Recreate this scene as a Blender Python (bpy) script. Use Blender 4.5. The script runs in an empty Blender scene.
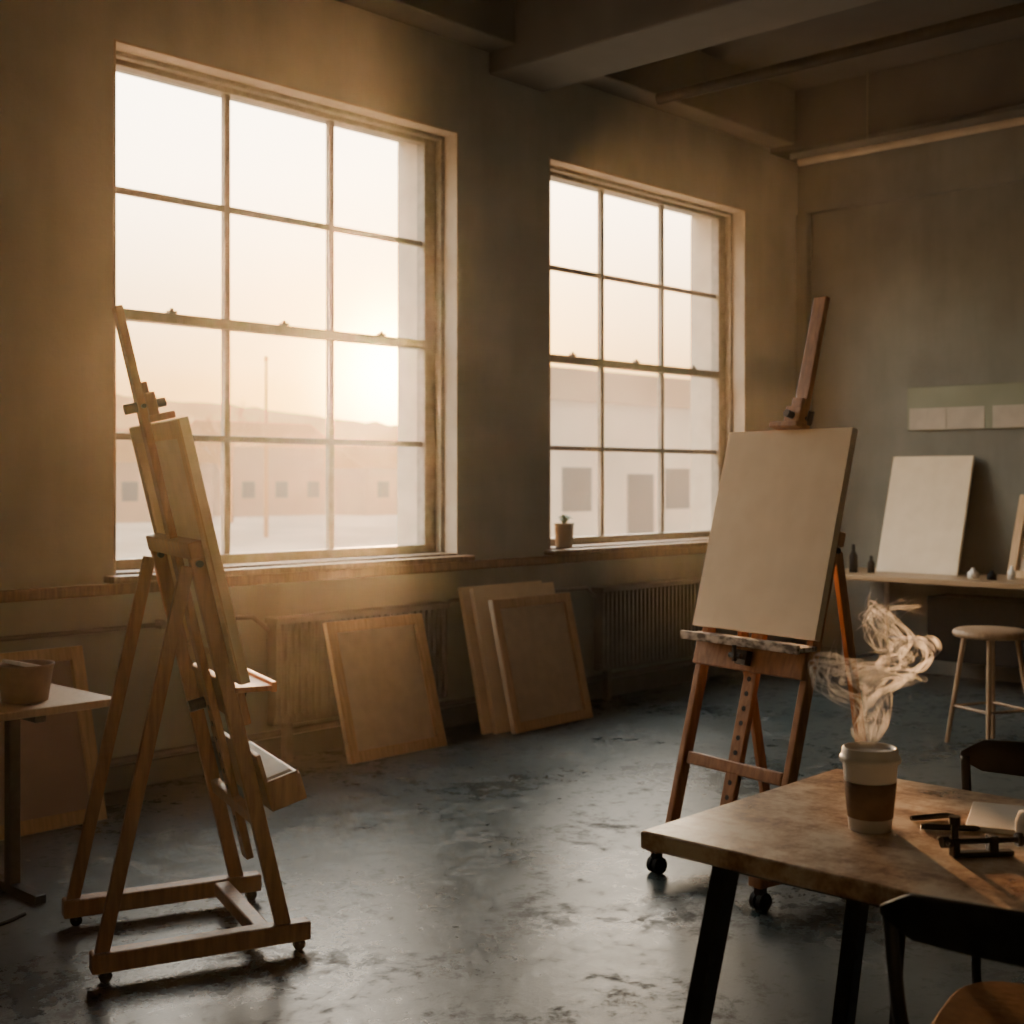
import bpy, math, random
from mathutils import Vector, Matrix, noise
random.seed(7)
S=bpy.context.scene
# ---------------- materials ----------------
def mk(name):
    m=bpy.data.materials.new(name); m.use_nodes=True
    nt=m.node_tree; return m,nt,nt.nodes['Principled BSDF']
def col(c): return (c[0],c[1],c[2],1)
def noisy(name,c1,c2,scale=(4,4,4),rough=(.6,.8),bump=.1,metal=0,detail=3,spec=.5,ramp=(.35,.65)):
    m,nt,b=mk(name); N=nt.nodes; L=nt.links
    tc=N.new('ShaderNodeTexCoord'); mp=N.new('ShaderNodeMapping'); mp.inputs['Scale'].default_value=scale
    L.new(tc.outputs['Object'],mp.inputs[0])
    n=N.new('ShaderNodeTexNoise'); n.inputs['Scale'].default_value=1; n.inputs['Detail'].default_value=detail
    L.new(mp.outputs[0],n.inputs['Vector'])
    r=N.new('ShaderNodeValToRGB'); r.color_ramp.elements[0].position=ramp[0]; r.color_ramp.elements[1].position=ramp[1]
    r.color_ramp.elements[0].color=col(c1); r.color_ramp.elements[1].color=col(c2)
    L.new(n.outputs['Fac'],r.inputs[0]); L.new(r.outputs[0],b.inputs['Base Color'])
    mr=N.new('ShaderNodeMapRange'); mr.inputs['To Min'].default_value=rough[0]; mr.inputs['To Max'].default_value=rough[1]
    mr.inputs['From Min'].default_value=.3; mr.inputs['From Max'].default_value=.7
    L.new(n.outputs['Fac'],mr.inputs['Value']); L.new(mr.outputs[0],b.inputs['Roughness'])
    b.inputs['Metallic'].default_value=metal
    b.inputs['Specular IOR Level'].default_value=spec
    if bump:
        bp=N.new('ShaderNodeBump'); bp.inputs['Strength'].default_value=bump; bp.inputs['Distance'].default_value=.01
        L.new(n.outputs['Fac'],bp.inputs['Height']); L.new(bp.outputs[0],b.inputs['Normal'])
    return m
def wood(name,c1,c2,r=.45): return noisy(name,c1,c2,scale=(60,60,6),rough=(r,r+.15),bump=.15,detail=3)
M={}
M['wood']=wood('easel_wood',(.25,.112,.052),(.40,.195,.094),.36)
M['wood2']=wood('stretcher_wood',(.54,.37,.21),(.68,.48,.29),.5)
M['canvas']=noisy('canvas_cloth',(.80,.69,.53),(.86,.75,.59),scale=(9,9,9),rough=(.85,.95),bump=.05)
M['canvas_back']=noisy('raw_canvas',(.62,.53,.42),(.70,.60,.48),scale=(12,12,12),rough=(.85,.95),bump=.1)
M['canvas_pink']=noisy('primed_pink',(.46,.35,.32),(.53,.41,.38),scale=(5,5,5),rough=(.8,.9),bump=.05)
M['black']=noisy('black_metal',(.014,.014,.015),(.03,.03,.032),scale=(30,30,30),rough=(.3,.45),bump=.03)
M['rubber']=noisy('black_rubber',(.010,.010,.010),(.018,.018,.018),scale=(40,40,40),rough=(.7,.9),bump=.05,spec=.2)
M['steel']=noisy('steel',(.35,.35,.35),(.5,.5,.5),scale=(30,30,30),rough=(.3,.5),bump=.03,metal=1)
M['tray']=noisy('painted_tray',(.12,.10,.09),(.60,.56,.52),scale=(25,60,45),rough=(.5,.8),bump=.2,detail=5,ramp=(.40,.62))
M['frame']=noisy('window_paint',(.20,.175,.145),(.27,.24,.20),scale=(20,20,20),rough=(.45,.6),bump=.1)
M['reveal']=noisy('reveal_plaster',(.42,.35,.27),(.5,.43,.34),scale=(6,6,6),rough=(.7,.9),bump=.1)
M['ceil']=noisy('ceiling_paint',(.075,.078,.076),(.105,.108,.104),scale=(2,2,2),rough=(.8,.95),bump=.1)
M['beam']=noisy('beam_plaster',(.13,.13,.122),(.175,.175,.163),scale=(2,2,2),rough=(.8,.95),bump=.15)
M['trimwood']=wood('sill_wood',(.18,.12,.08),(.28,.19,.12),.5)
M['rad']=noisy('radiator_paint',(.20,.20,.19),(.26,.26,.245),scale=(8,8,8),rough=(.5,.7),bump=.05)
M['white']=noisy('white_plastic',(.75,.73,.70),(.82,.80,.77),scale=(20,20,20),rough=(.3,.4),bump=0)
M['paper']=noisy('paper',(.68,.66,.62),(.76,.74,.70),scale=(20,20,20),rough=(.8,.9),bump=0)
M['sleeve']=noisy('kraft_sleeve',(.23,.14,.085),(.31,.20,.125),scale=(40,40,40),rough=(.75,.9),bump=.15)
M['pot']=noisy('tub_card',(.24,.15,.095),(.32,.20,.13),scale=(20,20,20),rough=(.6,.8),bump=.05)
M['lighttop']=wood('pale_wood',(.50,.40,.30),(.62,.51,.39),.5)
M['stool']=wood('stool_wood',(.28,.18,.11),(.38,.26,.16),.45)
M['seat']=wood('seat_wood',(.40,.22,.11),(.52,.30,.16),.4)
M['counter']=noisy('counter_wood',(.30,.20,.11),(.40,.28,.17),scale=(20,2,20),rough=(.35,.5),bump=.1)
M['green']=noisy('green_board',(.18,.215,.165),(.22,.255,.20),scale=(3,3,3),rough=(.5,.6),bump=.05)
M['leaf']=noisy('leaf_green',(.06,.10,.035),(.10,.15,.055),scale=(40,40,40),rough=(.5,.6),bump=.05)
M['note']=noisy('note_card',(.42,.40,.37),(.48,.46,.42),scale=(10,10,10),rough=(.8,.9),bump=0)
def glossy_table():
    m,nt,b=mk('worn_table_top'); N=nt.nodes;L=nt.links
    tc=N.new('ShaderNodeTexCoord')
    n1=N.new('ShaderNodeTexNoise'); n1.inputs['Scale'].default_value=7; n1.inputs['Detail'].default_value=8; n1.inputs['Roughness'].default_value=.75
    mp=N.new('ShaderNodeMapping'); mp.inputs['Scale'].default_value=(30,2.5,10); L.new(tc.outputs['Object'],mp.inputs[0])
    n2=N.new('ShaderNodeTexNoise'); n2.inputs['Scale'].default_value=1; n2.inputs['Detail'].default_value=3; L.new(mp.outputs[0],n2.inputs['Vector'])
    L.new(tc.outputs['Object'],n1.inputs['Vector'])
    r=N.new('ShaderNodeValToRGB'); e=r.color_ramp.elements; e[0].position=.41;e[0].color=(.28,.14,.075,1);e[1].position=.57;e[1].color=(.93,.78,.62,1)
    x=e.new(.48); x.color=(.62,.40,.25,1)
    mx=N.new('ShaderNodeMath'); mx.operation='MULTIPLY_ADD'; mx.inputs[1].default_value=.2; 
    L.new(n2.outputs['Fac'],mx.inputs[0]); 
    m2=N.new('ShaderNodeMath'); m2.operation='MULTIPLY'; m2.inputs[1].default_value=.8; L.new(n1.outputs['Fac'],m2.inputs[0]); L.new(m2.outputs[0],mx.inputs[2])
    L.new(mx.outputs[0],r.inputs[0]); L.new(r.outputs[0],b.inputs['Base Color'])
    mr=N.new('ShaderNodeMapRange'); mr.inputs['From Min'].default_value=.35; mr.inputs['From Max'].default_value=.65; mr.inputs['To Min'].default_value=.25; mr.inputs['To Max'].default_value=.5
    L.new(n1.outputs['Fac'],mr.inputs['Value']); L.new(mr.outputs[0],b.inputs['Roughness'])
    bp=N.new('ShaderNodeBump'); bp.inputs['Strength'].default_value=.15; bp.inputs['Distance'].default_value=.004; L.new(mx.outputs[0],bp.inputs['Height']); L.new(bp.outputs[0],b.inputs['Normal'])
    b.inputs['Specular IOR Level'].default_value=.8
    b.inputs['Coat Weight'].default_value=.8; b.inputs['Coat Roughness'].default_value=.25
    return m
M['table']=glossy_table()
def floor_mat():
    m,nt,b=mk('polished_concrete'); N=nt.nodes;L=nt.links
    tc=N.new('ShaderNodeTexCoord')
    def nz(s,d,r=.5,dist=0):
        n=N.new('ShaderNodeTexNoise'); n.inputs['Scale'].default_value=s; n.inputs['Detail'].default_value=d; n.inputs['Roughness'].default_value=r; n.inputs['Distortion'].default_value=dist
        L.new(tc.outputs['Object'],n.inputs['Vector']); return n
    a=nz(1.1,4,.6,.6); c=nz(12,7,.8,.2); d=nz(2.3,4,.6,.8)
    r=N.new('ShaderNodeValToRGB'); e=r.color_ramp.elements; e[0].position=.38;e[0].color=(.021,.035,.038,1);e[1].position=.62;e[1].color=(.078,.094,.092,1)
    mx=N.new('ShaderNodeMath');mx.operation='MULTIPLY_ADD';mx.inputs[1].default_value=.45;L.new(c.outputs['Fac'],mx.inputs[0])
    m2=N.new('ShaderNodeMath');m2.operation='MULTIPLY';m2.inputs[1].default_value=.55;L.new(a.outputs['Fac'],m2.inputs[0]);L.new(m2.outputs[0],mx.inputs[2])
    L.new(mx.outputs[0],r.inputs[0]);
    rp=N.new('ShaderNodeValToRGB'); rp.color_ramp.elements[0].position=.52; rp.color_ramp.elements[1].position=.62
    m3=N.new('ShaderNodeMath');m3.operation='MULTIPLY_ADD';m3.inputs[1].default_value=.65;L.new(c.outputs['Fac'],m3.inputs[0])
    m4=N.new('ShaderNodeMath');m4.operation='MULTIPLY';m4.inputs[1].default_value=.35;L.new(d.outputs['Fac'],m4.inputs[0]);L.new(m4.outputs[0],m3.inputs[2])
    L.new(m3.outputs[0],rp.inputs[0])
    mc=N.new('ShaderNodeMix'); mc.data_type='RGBA'; L.new(rp.outputs[0],mc.inputs['Factor']); L.new(r.outputs[0],mc.inputs['A']); mc.inputs['B'].default_value=(.035,.031,.026,1)
    L.new(mc.outputs['Result'],b.inputs['Base Color'])
    mr=N.new('ShaderNodeMapRange'); mr.inputs['From Min'].default_value=.4; mr.inputs['From Max'].default_value=.6; mr.inputs['To Min'].default_value=.25; mr.inputs['To Max'].default_value=.38
    L.new(mx.outputs[0],mr.inputs['Value'])
    ad=N.new('ShaderNodeMath');ad.operation='MULTIPLY_ADD';ad.inputs[1].default_value=.35;L.new(rp.outputs[0],ad.inputs[0]);L.new(mr.outputs[0],ad.inputs[2])
    L.new(ad.outputs[0],b.inputs['Roughness'])
    bp=N.new('ShaderNodeBump'); bp.inputs['Strength'].default_value=.4; bp.inputs['Distance'].default_value=.007; L.new(m3.outputs[0],bp.inputs['Height']); L.new(bp.outputs[0],b.inputs['Normal'])
    b.inputs['Specular IOR Level'].default_value=.62
    return m
M['floor']=floor_mat()
def wall_mat(name,c1,c2):
    m,nt,b=mk(name); N=nt.nodes;L=nt.links
    tc=N.new('ShaderNodeTexCoord')
    def nz(s,sc,d=4,r=.6):
        mp=N.new('ShaderNodeMapping'); mp.inputs['Scale'].default_value=sc; L.new(tc.outputs['Object'],mp.inputs[0])
        n=N.new('ShaderNodeTexNoise'); n.inputs['Scale'].default_value=s; n.inputs['Detail'].default_value=d; n.inputs['Roughness'].default_value=r
        L.new(mp.outputs[0],n.inputs['Vector']); return n
    a=nz(1.2,(1,1,1)); s=nz(5,(1,1,.12)); f=nz(30,(1,1,1),2)
    mx=N.new('ShaderNodeMath');mx.operation='MULTIPLY_ADD';mx.inputs[1].default_value=.3;L.new(s.outputs['Fac'],mx.inputs[0])
    m2=N.new('ShaderNodeMath');m2.operation='MULTIPLY';m2.inputs[1].default_value=.7;L.new(a.outputs['Fac'],m2.inputs[0]);L.new(m2.outputs[0],mx.inputs[2])
    r=N.new('ShaderNodeValToRGB'); e=r.color_ramp.elements; e[0].position=.38;e[0].color=col(c1);e[1].position=.62;e[1].color=col(c2)
    L.new(mx.outputs[0],r.inputs[0]); L.new(r.outputs[0],b.inputs['Base Color']); b.inputs['Roughness'].default_value=.85
    bp=N.new('ShaderNodeBump'); bp.inputs['Strength'].default_value=.2; bp.inputs['Distance'].default_value=.01; L.new(f.outputs['Fac'],bp.inputs['Height']); L.new(bp.outputs[0],b.inputs['Normal'])
    return m
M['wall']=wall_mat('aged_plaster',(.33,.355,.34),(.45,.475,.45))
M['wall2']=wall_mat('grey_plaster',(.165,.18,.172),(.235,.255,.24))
M['wall3']=wall_mat('blue_grey_plaster',(.18,.23,.25),(.24,.30,.325))
def glass_mat():
    m=bpy.data.materials.new('window_glass'); m.use_nodes=True; nt=m.node_tree; N=nt.nodes;L=nt.links
    N.remove(N['Principled BSDF']); o=N['Material Output']
    t=N.new('ShaderNodeBsdfTransparent'); t.inputs[0].default_value=(.97,.97,.96,1); g=N.new('ShaderNodeBsdfGlossy'); g.inputs['Roughness'].default_value=.02
    mx=N.new('ShaderNodeMixShader'); mx.inputs[0].default_value=.05
    L.new(t.outputs[0],mx.inputs[1]);L.new(g.outputs[0],mx.inputs[2]);L.new(mx.outputs[0],o.inputs[0]); return m
M['glass']=glass_mat()
def haze_glow_mat(name,c,haze,hs,k=.5):  # emission stands in for distance haze; these surfaces are no lamps
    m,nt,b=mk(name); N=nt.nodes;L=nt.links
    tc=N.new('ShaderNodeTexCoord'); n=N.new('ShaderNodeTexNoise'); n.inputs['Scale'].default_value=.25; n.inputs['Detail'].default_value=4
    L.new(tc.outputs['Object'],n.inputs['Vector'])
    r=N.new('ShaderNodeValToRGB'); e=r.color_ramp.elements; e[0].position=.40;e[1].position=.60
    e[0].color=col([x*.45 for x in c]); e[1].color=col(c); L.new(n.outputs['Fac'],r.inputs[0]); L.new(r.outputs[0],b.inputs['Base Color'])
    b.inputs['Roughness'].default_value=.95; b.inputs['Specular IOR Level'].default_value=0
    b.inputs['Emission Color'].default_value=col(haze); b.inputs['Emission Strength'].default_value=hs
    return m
M['hill']=haze_glow_mat('hill_haze_glow',(.07,.042,.02),(1,.53,.20),1.5)
M['snow']=haze_glow_mat('ground_haze_glow',(.15,.12,.09),(1,.70,.44),.8)  # ground looks pale through its added haze emission
M['facade']=haze_glow_mat('facade_haze_glow',(.15,.115,.08),(1,.72,.47),1.0)
M['facade_dark']=haze_glow_mat('window_haze_glow',(.04,.035,.03),(.9,.66,.45),.5)
M['roofm']=haze_glow_mat('roof_haze_glow',(.06,.042,.028),(1,.62,.34),.9)
M['tree']=haze_glow_mat('bare_tree',(.04,.026,.013),(1,.53,.22),.95)  # haze imitated by emission; also on house roofs and the post
# ---------------- mesh builder ----------------
class MB:
    def __init__(s): s.v=[];s.f=[];s.m=[];s.sm=[]
    def add(s,vs,fs,mi=0,sm=False):
        o=len(s.v); s.v+= [Vector(v) for v in vs]; s.f+=[[i+o for i in f] for f in fs]; s.m+=[mi]*len(fs); s.sm+=[sm]*len(fs); return s
    def box(s,c,d,mi=0,R=None):
        c=Vector(c); vs=[]
        for x in(-.5,.5):
            for y in(-.5,.5):
                for z in(-.5,.5):
                    p=Vector((x*d[0],y*d[1],z*d[2])); 
                    if R is not None: p=R@p
                    vs.append(c+p)
        return s.add(vs,[(0,1,3,2),(4,6,7,5),(0,4,5,1),(2,3,7,6),(0,2,6,4),(1,5,7,3)],mi)
    def b2(s,a,b,mi=0):
        return s.box([(a[i]+b[i])/2 for i in range(3)],[abs(b[i]-a[i]) for i in range(3)],mi)
    def beam(s,p,q,w,h,up=(0,0,1),mi=0):
        p=Vector(p);q=Vector(q); d=(q-p); l=d.length; z=d.normalized(); x=Vector(up).cross(z)
        if x.length<1e-4: x=Vector((1,0,0)).cross(z)
        x.normalize(); y=z.cross(x); R=Matrix((x,y,z)).transposed()
        return s.box((p+q)/2,(w,h,l),mi,R)
    def cyl(s,p,q,r1,r2=None,n=20,mi=0,cap=True):
        if r2 is None:r2=r1
        p=Vector(p);q=Vector(q); z=(q-p).normalized(); x=z.orthogonal().normalized(); y=z.cross(x)
        vs=[];fs=[]
        for k,(c,r) in enumerate(((p,r1),(q,r2))):
            for i in range(n):
                a=2*math.pi*i/n; vs.append(c+x*(r*math.cos(a))+y*(r*math.sin(a)))
        fs=[(i,(i+1)%n,n+(i+1)%n,n+i) for i in range(n)]
        s.add(vs,fs,mi,True)
        if cap:
            s.add(vs[:n],[tuple(reversed(range(n)))],mi); s.add(vs[n:],[tuple(range(n))],mi)
        return s
    def lathe(s,prof,c=(0,0,0),n=40,mi=0,sm=True):
        c=Vector(c); vs=[]
        for r,z in prof:
            for i in range(n):
                a=2*math.pi*i/n; vs.append(c+Vector((r*math.cos(a),r*math.sin(a),z)))
        fs=[]
        for k in range(len(prof)-1):
            for i in range(n):
                fs.append((k*n+i,k*n+(i+1)%n,(k+1)*n+(i+1)%n,(k+1)*n+i))
        return s.add(vs,fs,mi,sm)
    def tube(s,pts,r,n=10,mi=0,close=False):
        pts=[Vector(p) for p in pts]; vs=[];m=len(pts)
        rr=r if isinstance(r,(list,tuple)) else [r]*m
        px=None
        for i,p in enumerate(pts):
            t=(pts[min(i+1,m-1)]-pts[max(i-1,0)]).normalized()
            x=t.orthogonal().normalized() if px is None else (px-t*px.dot(t)).normalized()
            px=x; y=t.cross(x)
            for k in range(n):
                a=2*math.pi*k/n; vs.append(p+x*(rr[i]*math.cos(a))+y*(rr[i]*math.sin(a)))
        fs=[(i*n+k,i*n+(k+1)%n,(i+1)*n+(k+1)%n,(i+1)*n+k) for i in range(m-1) for k in range(n)]
        fs.append(tuple(reversed(range(n)))); fs.append(tuple((m-1)*n+k for k in range(n)))
        return s.add(vs,fs,mi,True)
    def build(s,name,mats,parent=None,mat=None,bevel=0,seg=2,subs=0):
        me=bpy.data.meshes.new(name); me.from_pydata([tuple(v) for v in s.v],[],s.f)
        for m in mats: me.materials.append(M[m] if isinstance(m,str) else m)
        for i,p in enumerate(me.polygons): p.material_index=s.m[i]; p.use_smooth=s.sm[i]
        me.update()
        o=bpy.data.objects.new(name,me); S.collection.objects.link(o)
        if parent: o.parent=parent
        if mat is not None: o.matrix_local=mat
        if bevel:
            b=o.modifiers.new('bevel','BEVEL'); b.width=bevel; b.segments=seg; b.limit_method='ANGLE'; b.angle_limit=math.radians(40)
        return o
def empty(name,mat):
    e=bpy.data.objects.new(name,None); e.empty_display_size=.1; S.collection.objects.link(e); e.matrix_world=mat; return e
def frame(o,x,y):
    x=Vector((x[0],x[1],0)).normalized(); y=Vector((y[0],y[1],0)).normalized()
    m=Matrix.Identity(4)
    for i in range(3): m[i][0]=x[i]; m[i][1]=y[i]; m[i][3]=o[i]
    return m
# ---------------- room ----------------
X0,X1,Y0,YW=-2.2,9.0,-3.2,5.35
H=4.3; YO=5.78; YF=5.50
MB().b2((X0-.2,Y0-.2,-.2),(X1+.2,YO,0)).build('floor',['floor'])
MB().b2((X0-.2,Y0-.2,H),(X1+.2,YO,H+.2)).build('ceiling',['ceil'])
W=[(3.08,5.256),(6.04,8.219)]; ZB,ZT=.97,3.39
w=MB()
xs=[X0-.2,W[0][0],W[0][1],W[1][0],W[1][1],X1+.2]
for a,b in((0,1),(2,3),(4,5)): w.b2((xs[a],YW,0),(xs[b],YO,H))
for a,b in W:
    w.b2((a,YW,0),(b,YO,ZB)); w.b2((a,YW,ZT),(b,YO,H))
w.build('wall_window_side',['wall'])
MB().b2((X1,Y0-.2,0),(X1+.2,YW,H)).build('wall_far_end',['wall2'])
MB().b2((X0-.2,Y0-.2,0),(X0,YW,H)).build('wall_near_end',['wall3'])
MB().b2((X0,Y0-.2,0),(X1,Y0,H)).build('wall_rear',['wall3'])
# perimeter + cross beams
MB().b2((X0,YW-.22,3.9),(X1-.0,YW-.001,H)).build('trim_1',['beam'],bevel=.01)
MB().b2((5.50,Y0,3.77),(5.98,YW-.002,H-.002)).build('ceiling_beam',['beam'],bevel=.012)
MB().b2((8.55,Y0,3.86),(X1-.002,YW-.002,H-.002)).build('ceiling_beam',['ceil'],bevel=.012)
MB().b2((X1-.05,Y0,3.46),(X1-.001,YW-.002,3.86)).build('trim_2',['wall2'],bevel=.008)
MB().b2((8.92,YW-.10,0),(X1-.001,YW-.001,3.46)).build('trim_3',['wall2'],bevel=.01)
# ceiling pipe
p=MB(); p.cyl((6.85,5.12,3.87),(6.85,-2.6,3.87),.036)
for yy in (2.45,.6,-1):
    p.cyl((6.85,yy,3.91),(6.85,yy,H),.012,n=8); p.b2((6.805,yy-.02,3.83),(6.895,yy+.02,3.92))
p.cyl((6.85,2.45,3.91),(6.85,2.95,H),.014,n=8)
p.build('ceiling_pipe',['rubber'])
# tube light fixture (off)
p=MB(); p.b2((8.43,-1.5,3.755),(8.52,5.1,3.80),0); p.cyl((8.475,-1.4,3.735),(8.475,5.05,3.735),.028,mi=1)
for yy in(4.5,3,1.5,0,-1): p.cyl((8.475,yy,3.8),(8.475,yy,H),.006,n=8)
p.build('ceiling_tube_light',['beam','reveal'],bevel=.005)
# windows
for i,(a,b) in enumerate(W):
    e=empty(f'window_{i+1}',Matrix.Translation(((a+b)/2,YF,ZB)))
    inv=e.matrix_world.inverted()
    f=MB(); fw=.06
    y0,y1=YF,YF+.07
    f.b2((a,y0,ZB),(a+fw,y1,ZT)); f.b2((b-fw-.06,y0,ZB),(b,y1,ZT)); f.b2((a,y0,ZT-fw),(b,y1,ZT)); f.b2((a,y0,ZB),(b,y1,ZB+fw))
    f.b2((b-.04,y0-.05,ZB),(b,y0,ZT)); f.b2((a,y0-.05,ZT-.035),(b,y0,ZT));
    xa,xb=a+fw,b-fw-.06; za,zb=ZB+fw,ZT-fw; zm=(za+zb)/2
    for k in(1,2):
        xx=xa+(xb-xa)*k/3; f.b2((xx-.018,y0+.015,za),(xx+.018,y0+.05,zb))
    f.b2((xa,y0-.01,zm-.03),(xb,y0+.06,zm+.02))
    for z in((za+zm)/2,(zb+zm)/2): f.b2((xa,y0+.017,z-.016),(xb,y0+.048,z+.016))
    fo=f.build('sash_frame',['frame'],bevel=.005); fo.parent=e; fo.matrix_parent_inverse=inv
    g=MB(); g.add([(xa,y0+.035,za),(xb,y0+.035,za),(xb,y0+.035,zb),(xa,y0+.035,zb)],[(0,1,2,3)]); go=g.build('glass',['glass']); go.parent=e; go.matrix_parent_inverse=inv
    c=MB()
    for k in(.5,1.5,2.5):
        xx=xa+(xb-xa)*k/3; c.b2((xx-.022,y0-.02,zm+.02),(xx+.022,y0+.01,zm+.032)); c.cyl((xx,y0-.005,zm+.03),(xx,y0-.005,zm+.045),.010,n=10)
    co=c.build('sash_locks',['frame']); co.parent=e; co.matrix_parent_inverse=inv
    l=MB(); t=.012
    l.b2((a,YW-.004,ZB),(a+t,YF-.001,ZT)); l.b2((b-t,YW-.004,ZB),(b,YF-.001,ZT)); l.b2((a+t,YW-.004,ZT-t),(b-t,YF-.001,ZT))
    lo=l.build('reveal_lining',['reveal'],bevel=.003); lo.parent=e; lo.matrix_parent_inverse=inv
    l=MB(); l.b2((a+.001,YF+.07,ZB),(a+.01,YO+.01,ZT)); l.b2((b-.07,YF+.07,ZB),(b-.001,YO+.01,ZT)); l.b2((a-.03,YF+.07,ZB-.04),(b+.03,YO+.08,ZB-.002+.02))
    lo=l.build('outer_reveal',['reveal']); lo.parent=e; lo.matrix_parent_inverse=inv
    l=MB(); l.b2((a-.05,YW-.09,ZB-.03),(b+.05,YW,ZB)); l.b2((a,YW-.001,ZB-.0),(b,YF,ZB+.012))
    lo=l.build('sill_board',['trimwood'],bevel=.005); lo.parent=e; lo.matrix_parent_inverse=inv
MB().b2((X0,YW-.045,.885),(8.9,YW-.0005,.935)).build('trim_4',['trimwood'],bevel=.006)
MB().b2((X0,YW-.018,0),(8.9,YW-.0005,.11)).build('baseboard_window_side',['wall2'],bevel=.004)
MB().b2((X1-.018,Y0,0),(X1-.0005,YW-.1,.11)).build('baseboard_far_end',['wall2'],bevel=.004)
# radiators
for (a,b) in((3.91,5.05),(6.435,7.68)):
    r=MB(); y0,y1=5.235,5.315
    n=int((b-a)/.042)
    for k in range(n+1):
        x=a+(b-a)*k/n; r.b2((x-.013,y0,.2),(x+.013,y1,.70))
    r.b2((a-.02,y0+.01,.19),(b+.02,y1-.01,.235)); r.b2((a-.02,y0-.012,.69),(b+.02,y1+.012,.72))
    for x in(a+.08,b-.08): r.b2((x-.02,y0+.015,0),(x+.02,y1-.015,.2))
    r.build('radiator',['rad'],bevel=.004)
# wall pipes
p=MB(); p.cyl((X0+.05,5.31,.14),(8.8,5.31,.14),.016,n=12)
for x in(.5,2.2,3.6,5.6,8.1): p.b2((x-.015,5.29,.11),(x+.015,5.345,.17))
p.build('heating_pipe',['rad'])
p=MB(); p.tube([(X0+.05,5.30,.735),(3.70,5.30,.735),(3.80,5.295,.73),(3.885,5.29,.66)],.011)
for x in(.5,2.2,3.3): p.b2((x-.012,5.29,.715),(x+.012,5.345,.755))
p.build('heating_pipe',['rad'])
p=MB(); p.tube([(5.075,5.29,.66),(5.14,5.30,.72),(6.34,5.30,.72),(6.41,5.29,.66)],.011)
p.build('heating_pipe',['rad'])
# ---------------- canvases ----------------
def canvas(mat,w,h,name='artist_canvas',front='canvas',back='canvas_back',bar=.055,d=.032):
    e=empty(name,mat)
    MB().b2((-w/2,0,0),(w/2,.003,h)).build('canvas_face',[front,],e)
    MB().b2((-w/2+.002,.0031,.002),(w/2-.002,.006,h-.002)).build('canvas_reverse',[back],e)
    s=MB(); s.b2((-w/2,.006,0),(-w/2+bar,d,h)); s.b2((w/2-bar,.006,0),(w/2,d,h)); s.b2((-w/2+bar,.006,0),(w/2-bar,d,bar)); s.b2((-w/2+bar,.006,h-bar),(w/2-bar,d,h))
    s.build('stretcher_bars',['wood2'],e,bevel=.003)
    k=MB(); t=.0015
    k.b2((-w/2-t,0,-t),(-w/2,d-.006,h+t)); k.b2((w/2,0,-t),(w/2+t,d-.006,h+t)); k.b2((-w/2,0,-t),(w/2,d-.006,0)); k.b2((-w/2,0,h),(w/2,d-.006,h+t))
    k.build('folded_edges',[front],e)
    return e
def lean(bl,br,tl,flip=False,**k):
    bl=Vector(bl);br=Vector(br);tl=Vector(tl)
    X=(br-bl); w=X.length; X.normalize(); Z=(tl-bl); Z=(Z-X*Z.dot(X)); h=Z.length; Z.normalize(); Y=Z.cross(X)
    o=(bl+br)/2
    if flip: o=o+Y*.032; X=-X; Y=-Y
    m=Matrix.Identity(4)
    for i in range(3): m[i][0]=X[i];m[i][1]=Y[i];m[i][2]=Z[i];m[i][3]=o[i]
    return canvas(m,w,h,**k)
lean((4.158,4.975,.005),(4.80,4.965,.005),(4.158,5.175,.685),True)
lean((5.27,4.91,.005),(5.95,4.92,.005),(5.27,5.09,.73),True)
lean((5.20,4.985,.005),(5.88,4.985,.005),(5.20,5.175,.79),False)
lean((5.15,5.03,.005),(5.82,5.03,.005),(5.15,5.215,.80),False)
lean((2.02,4.92,.005),(2.80,4.91,.005),(2.02,5.13,.70),True,back='canvas_pink')
lean((8.66,4.53,.745),(8.66,3.93,.745),(8.93,4.53,1.57))
lean((8.70,3.60,.745),(8.70,3.10,.745),(8.93,3.60,1.30),True)
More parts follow.
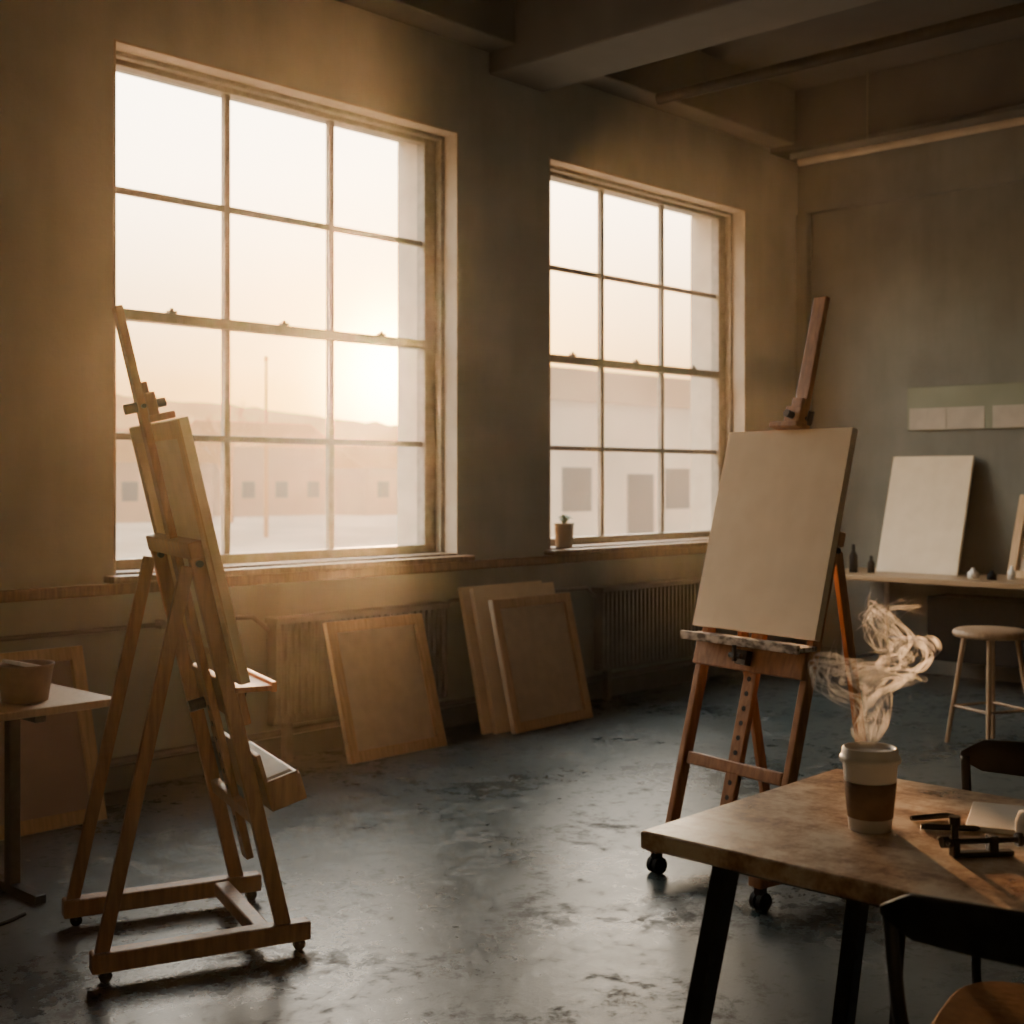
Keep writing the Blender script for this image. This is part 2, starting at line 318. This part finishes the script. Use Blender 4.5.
# ---------------- easel ----------------
def easel(mat,slope,ztop,tray_z,cw,ch,casters,shelf,hw=.26,mast_w=.06,td=.115):
    e=empty('artist_easel',mat)
    rl=.60; rz=.105 if casters else .06
    b=MB()
    for x in(-hw,hw): b.b2((x-.028,-.06,rz-.028),(x+.028,rl-.03,rz+.028))
    b.b2((-hw-.0,.05,rz-.022),(hw,.10,rz+.022)) 
    b.build('base_rails',['wood'],e,bevel=.006)
    wl=MB(); r=.03 if casters else .018
    for x in(-hw,hw):
        for y in(-.03,rl-.07):
            for dx in ((-.014,.014) if casters else (0,)):
                wl.cyl((x+dx-.009,y,r),(x+dx+.009,y,r),r,n=24)
            wl.cyl((x,y,r),(x,y,rz-.02),.010,n=10,mi=1)
            if casters: wl.b2((x-.012,y-.018,r+.012),(x+.012,y+.018,rz-.026),1)
    wl.build('casters',['rubber','black'],e)
    P=lambda x,z,off=0: Vector((x,slope*z+off*1,z))
    ln=Vector((0,slope,1)).normalized(); nb=Vector((0,1,-slope)).normalized()
    u=MB()
    for x in(-hw,hw): u.beam(P(x,rz+.02),P(x,1.22),.045,.03,up=(1,0,0))
    u.build('uprights',['wood'],e,bevel=.005)
    R=Matrix((Vector((1,0,0)),nb,ln)).transposed()
    c=MB()
    c.box(P(0,1.20)+nb*.0,(2*hw+.07,.045,.05),0,R)
    c.box(P(0,.40)-nb*.0,(2*hw-.045,.028,.045),0,R)
    c.box(P(0,tray_z-.07)-nb*.032,(2*hw+.02,.026,.11),0,R)
    c.build('crossbars',['wood'],e,bevel=.005)
    m=MB(); mz0=.22
    a=P(0,mz0)-nb*.0; t=P(0,ztop)
    m.box((a+t)/2,(mast_w,.024,(t-a).length),0,R)
    m.build('mast',['wood'],e,bevel=.005)
    hm=MB(); 
    for k in range(9):
        q=P(0,mz0+.08+k*.05); hm.cyl(q-nb*.0135,q+nb*.0135,.009,n=12)
    hm.build('mast_holes',['black'],e)
    l=MB()
    for x in(-hw,hw):
        l.beam(P(x,1.16)+nb*.03,Vector((x,rl-.06,rz+.02)),.022,.04,up=(0,1,0))
    l.build('rear_legs',['wood'],e,bevel=.004)
    tb=P(0,tray_z)
    t=MB(); 
    fr=tb-nb*.018
    t.b2((-hw-.03,fr.y-td,tray_z-.018),(hw+.03,fr.y,tray_z-.002),0)
    t.b2((-hw-.03,fr.y-td-.01,tray_z-.022),(hw+.03,fr.y-td+.007,tray_z+.008),0)
    t.build('tray',['tray' if casters else 'wood'],e,bevel=.003)
    k=MB(); q=P(0,tray_z-.08)-nb*.046
    k.box(q-nb*.012,(.05,.03,.05),0,R); k.cyl(q,q-nb*.07,.007,n=10); k.cyl(q-nb*.06-Vector((0,0,.02)),q-nb*.06+Vector((0,0,.035)),.008,n=10); k.cyl(q-nb*.055+Vector((-.025,0,.0)),q-nb*.055+Vector((.025,0,0)),.010,n=10)
    k.cyl(P(0,tray_z-.08)+nb*.02,P(0,tray_z-.08)+nb*.07,.018,n=14)
    for x in(-hw,hw): k.cyl(P(x,1.16)-Vector((.035,0,0)),P(x,1.16)+Vector((.035,0,0)),.010,n=12)
    k.build('clamp_knobs',['black'],e)
    zc=tray_z+.012+ch/math.sqrt(1+slope**2)
    h=MB(); q=P(0,zc+.055)
    h.box(q-nb*.028,(.075,.03,.075),0,R); h.box(P(0,zc+.014)-nb*.045,(.13,.075,.022),0,R)
    h.box(P(0,zc+.10)-nb*.022,(.05,.018,.05),0,R)
    h.build('top_holder',['wood'],e,bevel=.005)
    k=MB(); k.cyl(q-nb*.04,q-nb*.075,.014,n=14); k.cyl(q+nb*.012,q+nb*.05,.016,n=14); k.cyl(q+Vector((-.05,0,0)),q+Vector((.05,0,0)),.007,n=10); k.cyl(q+Vector((.045,0,-.012)),q+Vector((.055,0,.025)),.011,n=10)
    k.build('holder_knobs',['black'],e)
    if shelf:
        s=MB(); q=P(0,.50)-nb*.04
        Rs=Matrix.Rotation(math.radians(-16),3,'X')
        s.box(q+Rs@Vector((0,-.005,0)),(2*hw+.02,.014,.17),0,Rs)
        s.box(q+Rs@Vector((0,-.055,-.085)),(2*hw+.02,.11,.014),0,Rs)
        s.box(q+Rs@Vector((0,-.105,-.05)),(2*hw+.02,.012,.08),0,Rs)
        for x in(-hw-.005,hw+.005): s.box(q+Rs@Vector((x,-.055,-.045)),(.012,.1,.09),0,Rs)
        s.build('lower_shelf',['wood'],e,bevel=.003)
        s=MB(); s.box(q+Rs@Vector((0,-.055,-.03)),(2*hw-.03,.075,.07),0,Rs); s.build('paper_stack',['paper'],e,bevel=.002)
    cm=Matrix.Identity(4); yy=P(0,tray_z)-nb*(.012+.034)
    for i in range(3): cm[i][0]=(1,0,0)[i]; cm[i][1]=nb[i]; cm[i][2]=ln[i]; cm[i][3]=yy[i]
    cm[2][3]+=.012
    canvas(mat@cm,cw,ch)
    return e
easel(frame((3.74,2.565,0),(-.19,-.98),(.98,-.19)),.27,2.07,.845,.58,.735,True,False,hw=.25,td=.09)
easel(frame((2.476,3.39,0),(.34,.94),(-.94,.34)),.235,1.92,.80,.70,.775,False,True)
# ---------------- work table ----------------
e=empty('work_table',Matrix.Translation((2.30,.745,0)))
MB().b2((-.365,-.745,.715),(.36,.745,.75)).build('table_top',['table'],e,bevel=.006)
l=MB()
for sx in(-1,1):
    for sy in(-1,1):
        l.beam((sx*.24 if sx>0 else -.29,sy*.60,.71),(.26 if sx>0 else -.38,sy*.70,.0),.045,.035,up=(0,1,0))
l.b2((-.30,-.62,.69),(-.26,.62,.715)); l.b2((.22,-.62,.69),(.26,.62,.715)); l.b2((-.28,.58,.69),(.25,.62,.715)); l.b2((-.28,-.62,.69),(.25,-.58,.715))
l.build('legs',['black'],e,bevel=.004)
# coffee cup
e=empty('paper_coffee_cup',Matrix.Translation((2.236,1.182,.7505))@Matrix.Diagonal((1,1,.93,1)))
MB().lathe([(0,.003),(.034,.003),(.036,0),(.0385,.0),(.0505,.137),(.0525,.14),(.0505,.142),(.049,.138),(.036,.008),(0,.008)]).build('cup_body',['white'],e)
MB().lathe([(.0403,.026),(.0416,.026),(.0483,.098),(.0474,.098)]).build('cardboard_sleeve',['sleeve'],e)
MB().lathe([(.0515,.134),(.0555,.136),(.0565,.142),(.054,.147),(.0525,.148),(.0505,.162),(.048,.1645),(.045,.163),(.043,.156),(.01,.155),(0,.155)]).build('lid',['white'],e)
# steam
def cr(P,n=10):
    out=[];P=[P[0]]+P+[P[-1]]
    for i in range(1,len(P)-2):
        for k in range(n):
            t=k/n; a,b,c,d=P[i-1],P[i],P[i+1],P[i+2]
            out.append(.5*((2*b)+(c-a)*t+(2*a-5*b+4*c-d)*t*t+(3*b-a-3*c+d)*t**3))
    out.append(P[-2]); return out
paths=[[(0,2),(5,20),(-4,40),(10,58),(34,66),(55,80),(50,102),(28,100),(16,88),(8,104),(20,128),(38,134)],
[(-5,2),(-12,18),(-6,38),(-26,46),(-48,58),(-46,76),(-28,76),(-22,64),(-4,62),(14,78),(12,104),(0,124),(10,138)],
[(0,2),(-4,26),(8,44),(28,50),(40,64),(22,76),(-6,74),(-32,64),(-46,74),(-34,92)],
[(4,2),(10,24),(2,50),(14,72),(36,90),(22,112),(2,120),(-6,108)]]
rt=Vector((math.sin(math.radians(43.15)),-math.cos(math.radians(43.15)),0))
fw=Vector((rt.y*-1,rt.x,0))
st=MB()
for pi_,pp in enumerate(paths):
    for k in range(10):
        pts=[]
        for j,(a,b) in enumerate(pp):
            g=min(1,b/70+.15)
            ox=noise.noise(Vector((k*.28,j*.5,pi_*9.1)))*30*g; oz=noise.noise(Vector((k*.28+30,j*.5,pi_*9.1)))*22*g; oy=noise.noise(Vector((k*.3+60,j*.6,pi_*5.1)))*46*g
            pts.append(Vector((0,0,.155))+(rt*(a+ox)+fw*oy+Vector((0,0,max(0,b*1.06+oz))))/537)
        c=cr(pts,9); n=len(c)
        st.tube(c,[max(.0008,(.0042+.0042*(i/n))*(1-.85*(i/n)**3)*(.30+1.4*abs(noise.noise(Vector((i*.09,k,pi_)))))) for i in range(n)],n=8)
m=bpy.data.materials.new('steam_vapour'); m.use_nodes=True; nt=m.node_tree; nt.nodes.remove(nt.nodes['Principled BSDF'])
v=nt.nodes.new('ShaderNodeVolumeScatter'); v.inputs['Color'].default_value=(1,.99,.98,1); v.inputs['Density'].default_value=32; v.inputs['Anisotropy'].default_value=.5
nt.links.new(v.outputs[0],nt.nodes['Material Output'].inputs['Volume'])
st.build('steam',[m],None,Matrix.Translation((2.236,1.182,.7505)))
# small things on the table
MB().box((0,0,.005),(.20,.13,.010)).build('sketchbook',['paper'],None,Matrix.Translation((2.46,1.02,.7505))@Matrix.Rotation(math.radians(20),4,'Z'),bevel=.002)
def pen(x,y,ang,l=.12):
    p=MB(); p.cyl((-l/2,0,.006),(l*.32,0,.006),.0055,n=14); p.cyl((l*.32,0,.006),(l*.5,0,.006),.0055,.001,n=14); p.cyl((-l*.56,0,.006),(-l/2,0,.006),.0045,n=12)
    p.build('marker_pen',['black'],None,Matrix.Translation((x,y,.7505))@Matrix.Rotation(math.radians(ang),4,'Z'))
pen(2.38,1.125,-30,.09); pen(2.33,1.06,-55,.11)
e=empty('table_clamp',Matrix.Translation((2.20,.962,.7505))@Matrix.Rotation(math.radians(-40),4,'Z'))
c=MB(); c.b2((-.045,-.009,0),(.065,.009,.009)); c.b2((-.046,-.011,0),(-.034,.011,.034)); c.cyl((-.056,0,.026),(.075,0,.026),.005,n=14); c.b2((.02,-.010,.008),(.036,.010,.036)); c.cyl((-.058,-.024,.026),(-.058,.024,.026),.0035,n=10)
c.cyl((-.064,0,.026),(-.052,0,.026),.010,n=16); c.cyl((.073,0,.026),(.082,0,.026),.012,n=16); c.cyl((-.04,0,.032),(-.04,0,.06),.006,n=12); c.cyl((-.04,0,.056),(-.04,0,.070),.010,n=14)
c.build('clamp_body',['black'],e,bevel=.002)
e=empty('glass_jar',Matrix.Translation((2.38,.93,.7505)))
MB().lathe([(0,.002),(.03,.0),(.035,.004),(.036,.03),(.030,.046),(.015,.052),(.0,.054)]).build('jar_body',['note'],e)
# ---------------- chairs ----------------
def chair(mat):
    e=empty('studio_chair',mat)
    s=MB()
    n=40;top=[];bot=[]
    for i in range(n):
        a=2*math.pi*i/n; cx=math.copysign(abs(math.cos(a))**.5,math.cos(a))*.21; cy=math.copysign(abs(math.sin(a))**.5,math.sin(a))*.21+.03
        top.append((cx,cy,.535-.012*(1-min(1,(cx*cx+cy*cy)/.04)))) ; bot.append((cx,cy,.515))
    s.add(top+bot+[(0,0.02,.523)],[(i,(i+1)%n,2*n) for i in range(n)]+[(n+i,n+(i+1)%n,(i+1)%n,i) for i in range(n)]+[tuple(reversed(range(n,2*n)))],0)
    s.build('seat',['seat'],e,bevel=.004)
    l=MB()
    for x in(-1,1):
        l.tube(cr([Vector(p) for p in[(x*.20,-.26,0),(x*.195,-.215,.25),(x*.19,-.19,.48),(x*.21,-.205,.62),(x*.222,-.215,.765)]],8),.011)
        l.tube([(x*.20,.22,0),(x*.185,.17,.505)],.011)
        l.tube([(x*.19,-.19,.505),(x*.185,.17,.505)],.009)
    l.tube([(-.19,-.19,.505),(.19,-.19,.505)],.009); l.tube([(-.185,.17,.505),(.185,.17,.505)],.009)
    l.build('legs',['black'],e)
    b=MB(); vs=[];fs=[]; n=28
    for i in range(n+1):
        t=2*i/n-1; x=t*.235; y=-.205-.035*(1-t*t); dz=.010*(1-t**2); ed=.025*max(0,abs(t)-.8)/.2
        for (yy,z) in((y,.735-dz*.3+ed),(y-.014,.735-dz*.3+ed),(y-.024,.80+dz-ed),(y-.010,.80+dz-ed)):
            vs.append((x,yy,z))
    for i in range(n):
        for k in range(4): fs.append((i*4+k,(i+1)*4+k,(i+1)*4+(k+1)%4,i*4+(k+1)%4))
    fs.append((0,1,2,3)); fs.append((n*4+3,n*4+2,n*4+1,n*4))
    b.add(vs,fs,0,True); b.build('backrest',['black'],e,bevel=.004)
chair(frame((2.04,.74,0),(.208,-.978),(.978,.208)))
chair(frame((2.70,1.08,0),(0,1),(-1,0)))
# ---------------- stool ----------------
e=empty('round_stool',Matrix.Translation((6.76,2.88,0)))
MB().lathe([(0,.615),(.17,.615),(.19,.605),(.195,.59),(.185,.575),(0,.572)]).build('seat',['stool'],e)
l=MB()
for k in range(4):
    a=math.radians(20+90*k); c,s_=math.cos(a),math.sin(a)
    l.cyl((c*.22,s_*.22,0),(c*.13,s_*.13,.58),.012,.014,n=12)
for k in range(4):
    a=math.radians(20+90*k); b_=math.radians(110+90*k); r=.185
    l.cyl((math.cos(a)*r,math.sin(a)*r,.2),(math.cos(b_)*r,math.sin(b_)*r,.2),.008,n=10)
l.build('legs',['stool'],e)
# ---------------- far counter ----------------
e=empty('long_workbench',Matrix.Translation((8.58,3.2,0)))
MB().b2((-.38,-1.5,.71),(.37,1.62,.745)).build('bench_top',['counter'],e,bevel=.004)
l=MB()
for y in(-1.3,.02,1.36):
    for x in(-.33,.30): l.cyl((x,y,0),(x,y,.71),.018,n=12)
    l.cyl((-.33,y,.15),(.30,y,.15),.012,n=10)
l.cyl((.30,-1.3,.25),(.30,1.36,.25),.012,n=10)
l.build('legs',['steel'],e)
MB().b2((-.02,-1.25,.16),(.30,.9,.6)).build('dark_box',['rubber'],e,bevel=.01)  # plain dark box under the bench top
def bottle(x,y,z,h,r,mat,name='ink_bottle'):
    MB().lathe([(0,0),(r,0),(r,h*.6),(r*.45,h*.75),(r*.4,h),(0,h)],n=24).build(name,[mat],None,Matrix.Translation((x,y,z)))
bottle(8.42,4.58,.7455,.20,.03,'rubber'); bottle(8.47,4.47,.7455,.12,.025,'rubber')
bottle(8.45,3.72,.7455,.07,.035,'white'); bottle(8.42,3.58,.7455,.06,.03,'rubber'); bottle(8.5,3.48,.7455,.09,.025,'white')
e=empty('pin_board',Matrix.Translation((8.985,3.85,1.92)))
MB().b2((-.006,-.62,-.16),(.012,.60,.155)).build('board',['green'],e,bevel=.003)
n=MB()
for (a,b) in((.58,.30),(.295,.02),(-.04,-.28),(-.31,-.56)): n.b2((-.010,b,-.155),(-.0065,a,.0))
n.build('notes',['note'],e)
# ---------------- left side table ----------------
e=empty('side_table',Matrix.Translation((1.93,4.29,0)))
MB().b2((-.42,-.24,.628),(.42,.24,.655)).build('table_top',['lighttop'],e,bevel=.004)
l=MB()
for x in(-.36,.16):
    for y in(-.0,): l.b2((x-.02,y-.02,0),(x+.02,y+.02,.628))
    l.b2((x-.02,-.2,0),(x+.02,.2,.03)); l.b2((x-.02,-.2,.60),(x+.02,.2,.628))
l.build('trestle_legs',['black'],e,bevel=.003)
e=empty('cardboard_tub',Matrix.Translation((2.10,4.22,.6555)))
MB().lathe([(0,.002),(.070,0),(.074,.002),(.092,.118),(.096,.12),(.096,.126),(.090,.126),(.086,.118),(.07,.01),(0,.01)]).build('tub_body',['pot'],e)
MB().box((0,0,.122),(.10,.13,.012),0,Matrix.Rotation(.25,3,'Y')).build('folded_paper',['paper'],e)
# potted plant on the window sill
e=empty('potted_plant',Matrix.Translation((6.135,5.31,.983)))
MB().lathe([(0,0),(.050,0),(.053,.01),(.060,.135),(.063,.14),(.063,.15),(.054,.15),(.052,.135),(0,.135)]).build('pot',['reveal'],e)
sb=MB()
for k in range(9):
    a=k*2.4; l_=.05+.012*(k%3); h_=.05+.01*(k%4)
    d_=Vector((math.cos(a),math.sin(a),0)); s0=Vector((0,0,.135)); s1=s0+d_*l_*.5+Vector((0,0,h_*.8)); s2=s0+d_*l_+Vector((0,0,h_*.55))
    sd_=Vector((-d_.y,d_.x,0))*.013
    sb.add([s0,s1-sd_,s1+Vector((0,0,.004)),s1+sd_,s2],[(0,1,2),(0,2,3),(1,4,2),(2,4,3)],0,True)
    sb.tube([s0,(s0+s1)/2+Vector((0,0,.004)),s1],.0018,n=6)
sb.build('leaves',['leaf'],e)
MB().tube(cr([Vector(p) for p in[(.4,4.4,.006),(1.0,4.2,.006),(1.5,4.05,.006),(1.85,3.98,.006),(2.0,4.02,.006)]],8),.006).build('floor_cable',['rubber'])
# haze volume added to the studio for the warm glow around the windows
def fog(name,dens,g,c,a,b):
    hz=bpy.data.materials.new(name); hz.use_nodes=True; nt=hz.node_tree; nt.nodes.remove(nt.nodes['Principled BSDF'])
    v=nt.nodes.new('ShaderNodeVolumeScatter'); v.inputs['Color'].default_value=col(c); v.inputs['Density'].default_value=dens; v.inputs['Anisotropy'].default_value=g
    nt.links.new(v.outputs[0],nt.nodes['Material Output'].inputs['Volume'])
    MB().b2(a,b).build(name,[hz])
fog('glow_haze',.0021,.91,(1,.93,.82),(X0+.01,Y0+.01,.01),(X1-.01,YW-.01,H-.01))
# ---------------- outside ----------------
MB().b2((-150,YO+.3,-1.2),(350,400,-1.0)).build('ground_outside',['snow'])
h=MB(); vs=[];fs=[]; n=320
for i in range(n+1):
    x=-120+i*2; y=150
    z=10.5+4*noise.noise(Vector((i*.025,1,0)))+1.2*noise.noise(Vector((i*.2,5,0)))+.5*noise.noise(Vector((i*.9,8,0)))
    vs+= [(x,y-40,-1.1),(x,y-15,z*.6),(x,y,z),(x,y+40,-1.1)]
for i in range(n):
    for k in range(3): fs.append((i*4+k,(i+1)*4+k,(i+1)*4+k+1,i*4+k+1))
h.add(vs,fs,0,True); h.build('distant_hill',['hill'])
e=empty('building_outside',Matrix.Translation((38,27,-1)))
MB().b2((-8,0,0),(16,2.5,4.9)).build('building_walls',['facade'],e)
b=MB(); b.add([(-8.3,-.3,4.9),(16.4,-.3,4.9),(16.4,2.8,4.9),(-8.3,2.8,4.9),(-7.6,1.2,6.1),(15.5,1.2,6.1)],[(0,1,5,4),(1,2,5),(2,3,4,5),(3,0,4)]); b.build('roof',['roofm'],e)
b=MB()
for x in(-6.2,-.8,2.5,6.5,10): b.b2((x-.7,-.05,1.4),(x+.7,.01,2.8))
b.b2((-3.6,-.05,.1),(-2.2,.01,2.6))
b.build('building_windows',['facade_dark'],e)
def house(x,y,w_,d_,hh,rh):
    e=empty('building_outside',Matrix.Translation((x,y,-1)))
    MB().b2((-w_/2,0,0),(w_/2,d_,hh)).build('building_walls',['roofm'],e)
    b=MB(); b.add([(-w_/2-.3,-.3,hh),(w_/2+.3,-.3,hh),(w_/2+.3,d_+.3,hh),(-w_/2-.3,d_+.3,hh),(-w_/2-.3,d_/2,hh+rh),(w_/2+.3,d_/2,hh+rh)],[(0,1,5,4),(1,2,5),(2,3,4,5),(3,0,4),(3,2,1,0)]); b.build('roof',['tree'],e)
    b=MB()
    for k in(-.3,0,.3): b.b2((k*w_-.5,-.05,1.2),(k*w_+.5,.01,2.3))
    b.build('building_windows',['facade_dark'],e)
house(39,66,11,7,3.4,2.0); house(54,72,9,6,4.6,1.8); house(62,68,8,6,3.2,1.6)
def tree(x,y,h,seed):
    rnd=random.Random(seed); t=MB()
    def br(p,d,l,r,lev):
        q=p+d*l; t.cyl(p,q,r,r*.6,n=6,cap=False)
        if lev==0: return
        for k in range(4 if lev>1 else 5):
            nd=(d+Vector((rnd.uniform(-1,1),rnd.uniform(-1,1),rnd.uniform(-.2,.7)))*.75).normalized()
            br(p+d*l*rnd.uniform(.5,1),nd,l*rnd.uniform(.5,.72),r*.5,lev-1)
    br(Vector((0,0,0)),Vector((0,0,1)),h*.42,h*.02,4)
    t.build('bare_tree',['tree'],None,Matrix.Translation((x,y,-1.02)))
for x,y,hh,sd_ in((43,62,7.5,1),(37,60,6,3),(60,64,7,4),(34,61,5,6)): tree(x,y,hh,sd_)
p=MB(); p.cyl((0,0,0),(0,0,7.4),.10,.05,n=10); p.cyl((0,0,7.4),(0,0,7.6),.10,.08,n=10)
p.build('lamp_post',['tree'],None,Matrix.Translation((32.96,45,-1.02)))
# ---------------- sky and sun ----------------
sd=Vector((.671,.746,.083)).normalized()
w=bpy.data.worlds.new('dusk_sky'); S.world=w; w.use_nodes=True; nt=w.node_tree; N=nt.nodes;L=nt.links
bg=N['Background']; tc=N.new('ShaderNodeTexCoord')
sp=N.new('ShaderNodeSeparateXYZ'); L.new(tc.outputs['Generated'],sp.inputs[0])
r=N.new('ShaderNodeValToRGB'); e_=r.color_ramp.elements
e_[0].position=0;e_[0].color=(.18,.095,.033,1); e_[1].position=1; e_[1].color=(.80,.86,.86,1)
x=e_.new(.07); x.color=(.27,.165,.072,1); x=e_.new(.14); x.color=(.53,.39,.23,1); x=e_.new(.22); x.color=(.90,.74,.53,1); x=e_.new(.32); x.color=(1,.90,.74,1)
L.new(sp.outputs['Z'],r.inputs[0])
dp=N.new('ShaderNodeVectorMath'); dp.operation='DOT_PRODUCT'; dp.inputs[1].default_value=sd; L.new(tc.outputs['Generated'],dp.inputs[0])
mx=N.new('ShaderNodeMath'); mx.operation='MAXIMUM'; mx.inputs[1].default_value=0; L.new(dp.outputs['Value'],mx.inputs[0])
def glow(p,c):
    a=N.new('ShaderNodeMath'); a.operation='POWER'; a.inputs[1].default_value=p; L.new(mx.outputs[0],a.inputs[0])
    v=N.new('ShaderNodeVectorMath'); v.operation='SCALE'; v.inputs[0].default_value=c; L.new(a.outputs[0],v.inputs['Scale']); return v
prev=r.outputs[0]
for g in (glow(14,(.17,.065,0)),glow(120,(.70,.33,.0)),glow(1300,(6,3.6,1.0))):
    a1=N.new('ShaderNodeVectorMath'); a1.operation='ADD'; L.new(prev,a1.inputs[0]); L.new(g.outputs[0],a1.inputs[1]); prev=a1.outputs[0]
L.new(prev,bg.inputs[0]); bg.inputs[1].default_value=10.5
sl=bpy.data.lights.new('sun','SUN'); sl.energy=20; sl.color=(1,.53,.23); sl.angle=math.radians(3)
so=bpy.data.objects.new('sun',sl); S.collection.objects.link(so); so.rotation_euler=sd.to_track_quat('Z','Y').to_euler(); so.location=(20,22,10)
# ---------------- camera ----------------
cd=bpy.data.cameras.new('camera'); co=bpy.data.objects.new('camera',cd); S.collection.objects.link(co); S.camera=co
cd.sensor_width=36; cd.lens=1310*36/1024; cd.shift_y=-32/1024; cd.clip_start=.05; cd.clip_end=1000
cd.dof.use_dof=True; cd.dof.focus_distance=3.3; cd.dof.aperture_fstop=4.5
a=math.radians(43.15); d=Vector((math.cos(a),math.sin(a),0))
co.location=(0,0,1.4); co.rotation_euler=d.to_track_quat('-Z','Y').to_euler()
